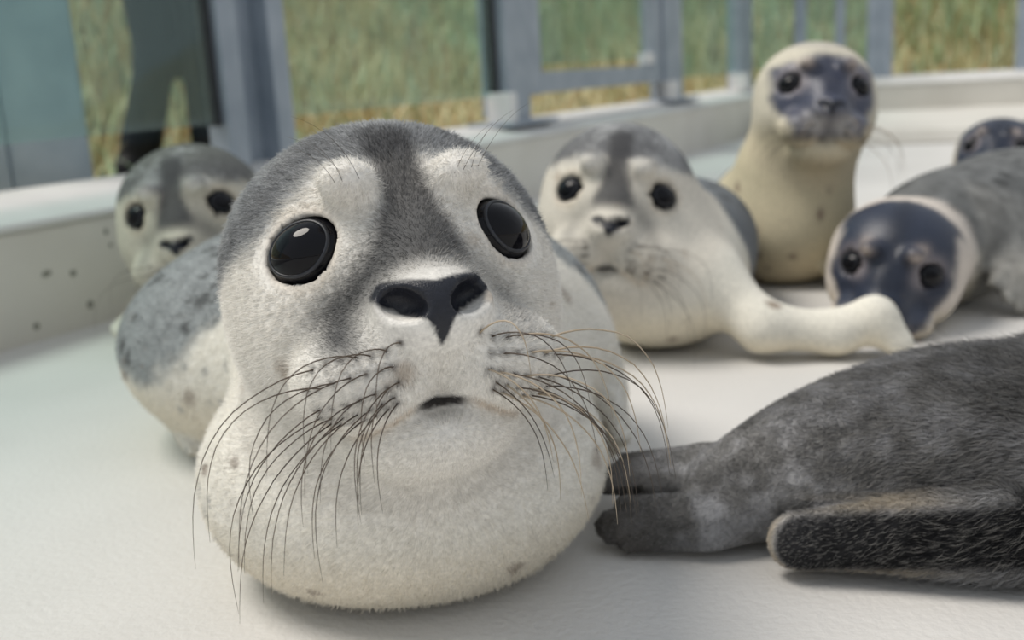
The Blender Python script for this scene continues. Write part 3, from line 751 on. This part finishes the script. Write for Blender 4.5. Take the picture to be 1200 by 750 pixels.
# --- pup rearing up behind, dark face on a pale neck
stand = dict(kind='dark', s=.85, head=(.4211, 1.4377, .2503), rot=(-4.8, -5.0, 5.35), seed=37, lo=(.18, 1.26, -.01), hi=(.68, 2.0, .36), kneck=.035, navy=(.060, .068, .105), face=(.60, .56, .46),
    prims=[('c', (.422, 1.475, .215), (.405, 1.49, .15), .060, .072, 1.0, .04), ('c', (.405, 1.49, .15), (.395, 1.51, .08), .072, .085, 1.0, .04),
           blob((.390, 1.512, .070), (.086, .112, .08), None, .04), blob((.41, 1.62, .08), (.10, .14, .085), None, .06), ('c', (.44, 1.75, .06), (.5, 1.93, .04), .065, .03, 1.0, .05)],
    flip=[flipper((.455, 1.47, .06), (.455, 1.43, .03), (.445, 1.375, .010), .05, .014)],
    dorsal=lambda P: (P[:, 1] - 1.60) / .12 + (P[:, 2] - .1) * 3 - .3, back=(.17, .19, .21), cream=(.56, .50, .35), belly=(.58, .49, .33), bspot=1.0, bs_scale=34, bs_thr=.42, bs_keep=.6,
    mask=lambda x, y, z: np.minimum(np.minimum(.080 - np.abs(x) - .55 * np.maximum(0, -z - .005), np.minimum(.074 - z - .35 * np.abs(x), z + .064)), -y + .0), muz=.95, cap=1, wk=dict(seed=8, rad=.0003, length=(.05, .10)))
finish(stand, 'seal pup rearing upright with dark blue-grey face and yellowish spotted neck', .010, 1, 8)

# --- pup lying with its chin on the floor, dark wet head
lying = dict(kind='dark', s=.80, head=(.4370, 1.1895, .0664), rot=(-28.1, 10.0, 8.5), seed=41, lo=(.3, 1.02, -.01), hi=(1.25, 2.0, .26), kneck=.04, face=(.62, .56, .50),
    prims=[('c', (.465, 1.24, .062), (.52, 1.29, .07), .060, .072, 1.0, .05), blob((.57, 1.35, .078), (.10, .10, .078), None, .05), blob((.70, 1.45, .082), (.16, .12, .088), rot(35), .06),
           blob((.86, 1.56, .075), (.15, .11, .080), rot(38), .06), ('c', (.95, 1.64, .06), (1.15, 1.8, .04), .06, .03, 1.0, .05)],
    flip=[flipper((.60, 1.285, .06), (.60, 1.22, .045), (.585, 1.19, .012), .075, .018, 5, (0.2, -1, .5))],
    dorsal=lambda P: (P[:, 2] - .075) / .05 + (P[:, 0] - .55) * 1.5, back=(.125, .13, .13), spot_w=1.0, cream=(.55, .52, .45), belly=(.57, .52, .42), spot_scale=32, d0=-.3, d1=.3,
    mask=lambda x, y, z: np.minimum(.084 - np.abs(x) - .7 * np.maximum(0, -z - .005), -y + .035), muz=.25, wk=dict(seed=9, rad=.00025, length=(.04, .08)))
def lying_paint(V, N, C):
    m = sstep(V[:, 0], .54, .56) * (1 - sstep(V[:, 1], 1.26, 1.31)); n = fbm(V, 70, 12)
    C = mixc(C, (.20, .20, .19), m * .9); return C * (.45 + 1.1 * n)[:, None] * (.6 + .8 * fbm(V, 34, 3))[:, None]
lying['paint'] = lambda V, N, C: np.where((np.linalg.norm(V - lying['head'], axis=1) > .105)[:, None], lying_paint(V, N, C), C)
finish(lying, 'seal pup with wet navy head resting its chin on the floor', .010, 1, 6)

# --- pup peeking over that one's back
peek = dict(kind='dark', s=.75, head=(.809, 1.748, .127), rot=(-30, -14, 3), seed=53, lo=(.65, 1.62, -.01), hi=(1.6, 2.5, .25), kneck=.04, face=(.60, .55, .47),
    prims=[('c', (.835, 1.795, .10), (.93, 1.90, .085), .056, .078, 1.0, .05), blob((1.03, 2.02, .085), (.13, .11, .088), rot(45), .05), blob((1.18, 2.16, .08), (.15, .10, .08), rot(43), .06),
           ('c', (1.28, 2.25, .06), (1.45, 2.4, .04), .06, .03, 1.0, .05)],
    dorsal=lambda P: (P[:, 2] - .09) / .05, back=(.17, .18, .19), cream=(.58, .54, .46),
    mask=lambda x, y, z: np.minimum(np.minimum(.085 - np.abs(x), .1 - z), -y + .04) + 0 * z - .5 * np.maximum(0, -z - .02))
finish(peek, 'seal pup peeking with a dark blue head over another pup\'s grey back', .012, 1, 0)

# --- pup at the left by the wall, half hidden
left = dict(kind='light', cb=(.047, .38, -.05), stripe=.95, tearL=.5, s=.95, head=(-.3906, 1.3170, .1580), rot=(5.8, 3.7, -5.4), seed=61, lo=(-.56, 1.15, -.01), hi=(-.08, 2.02, .28), kneck=.04, crown=(.13, .13, .12), face=(.56, .52, .43), back=(.16, .165, .165),
    prims=[('c', (-.385, 1.36, .12), (-.375, 1.42, .09), .085, .095, 1.0, .05), blob((-.37, 1.44, .085), (.10, .11, .09), None, .05), blob((-.33, 1.56, .085), (.105, .14, .09), None, .06),
           ('c', (-.29, 1.68, .065), (-.19, 1.9, .04), .075, .03, 1.0, .06)],
    flip=[flipper((-.45, 1.40, .06), (-.47, 1.36, .03), (-.475, 1.30, .010), .08, .014)],
    dorsal=lambda P: (P[:, 2] - .12) / .06 + (P[:, 1] - 1.45) * 2, cream=(.70, .67, .58), belly=(.70, .62, .44), wk=dict(seed=14, rad=.00025))
finish(left, 'seal pup half hidden beside the basin wall with a soft grey crown', .010, 1, 8)

# --- grey fluffy pup lying on its side, only the rear half comes into view
LOBE = np.array([.216, .585, .031]); LR = rot(-13, 0, -6)
tailp = dict(kind='light', has_head=True, s=.95, head=(.80, .765, .10), rot=(105, 0, 0), seed=71, lo=(.02, .50, -.01), hi=(1.02, .95, .24), kneck=.05, crown=(.10, .1, .1), face=(.3, .29, .27), cream=(.30, .29, .26), belly=(.12, .12, .125),
    prims=[('c', (.74, .745, .09), (.64, .72, .082), .085, .092, 1.0, .05), blob((.50, .685, .062), (.17, .105, .068), rot(8), .05), blob((.345, .660, .052), (.13, .088, .056), rot(3), .04), blob((.262, .660, .052), (.095, .066, .053), None, .04),
           blob((.205, .662, .042), (.07, .052, .042), None, .03), ('c', (.19, .662, .038), (.135, .666, .030), .034, .027, 1.0, .03)],
    flip=[flipper((.165, .688, .034), (.130, .698, .034), (.050, .706, .026), .042, .013, 4, (0, -.35, 1), .9, .004), flipper((.165, .655, .028), (.120, .642, .019), (.046, .656, .012), .038, .016, 4, (0, -.6, .8), .9, .005),
          {'f': lambda P: cone(((P - LOBE) @ LR) * [1, 1.35, 1], (-.052, 0, -.002), (.06, 0, .002), .0185, .021) / 1.15, 'k': .006}, {'f': lambda P: ell(P, (.33, .60, .024), (.15, .050, .028), rot(-4)), 'k': .012}],
    dorsal=lambda P: 0 * P[:, 0] + .5, back=(.15, .148, .145), spot_w=.5, spot_scale=40)
def tail_paint(V, N, C):
    n = fbm(V, 60, 3); C = mixc(C, (.34, .34, .35), sstep(n, .38, .68) * .7 * (1 - .6 * sstep(V[:, 0], .25, .36)))
    q = (V - LOBE) @ LR; e = np.sqrt(np.minimum(q[:, 0] + .05, 0) ** 2 + q[:, 2] ** 2) / .020; on = sstep(-q[:, 1], -.01, .004)
    C = mixc(C, (.018, .018, .020), (1 - sstep(e, .72, .9)) * on)
    fr = np.exp(-((e - .98) / .10) ** 2) * (1 - sstep(q[:, 0], .0, .06)) * sstep(-q[:, 1], -.02, -.005)
    C = mixc(C, (.50, .43, .33), np.clip(fr, 0, 1) * .8)
    tips = sstep(-V[:, 0], -.115, -.065); C = mixc(C, (.075, .065, .055), tips * .75)
    return C * (.45 + 1.1 * fbm(V * [.5, 1, 1], 75, 31))[:, None] * (.75 + .5 * fbm(V, 24, 33))[:, None]
tailp['paint'] = tail_paint
def tail_fur(s, V, Q, N, C, root, base):
    def flow(P): g = np.tile(np.array([-1., .05, -.15]), (len(P), 1)); return g + .5 * np.stack([0 * P[:, 0], fbm(P, 30, 5) - .5, fbm(P, 30, 8) - .5], 1) * 2
    def wgt(P, n):
        see = sstep(np.sum((np.array([0, 0, .31]) - P) * n, 1) / np.linalg.norm(P - [0, 0, .31], axis=1), -.4, -.1); return (.25 + .75 * see) * (1 - .85 * sstep(P[:, 0], .40, .50)) * (P[:, 0] < .72)
    def ln(P, n): return (.0022 + .013 * sstep(P[:, 0], .13, .34)) * sstep(P[:, 2], 0, .01)
    add_fur(s, V, Q, N, C, root, base, 130000, ln, .00015, flow, wgt, 6, .55, .22)
finish(tailp, 'dark grey fluffy seal pup seen from its hind flippers, lying on its side', .009, 2, 0, fur=tail_fur)
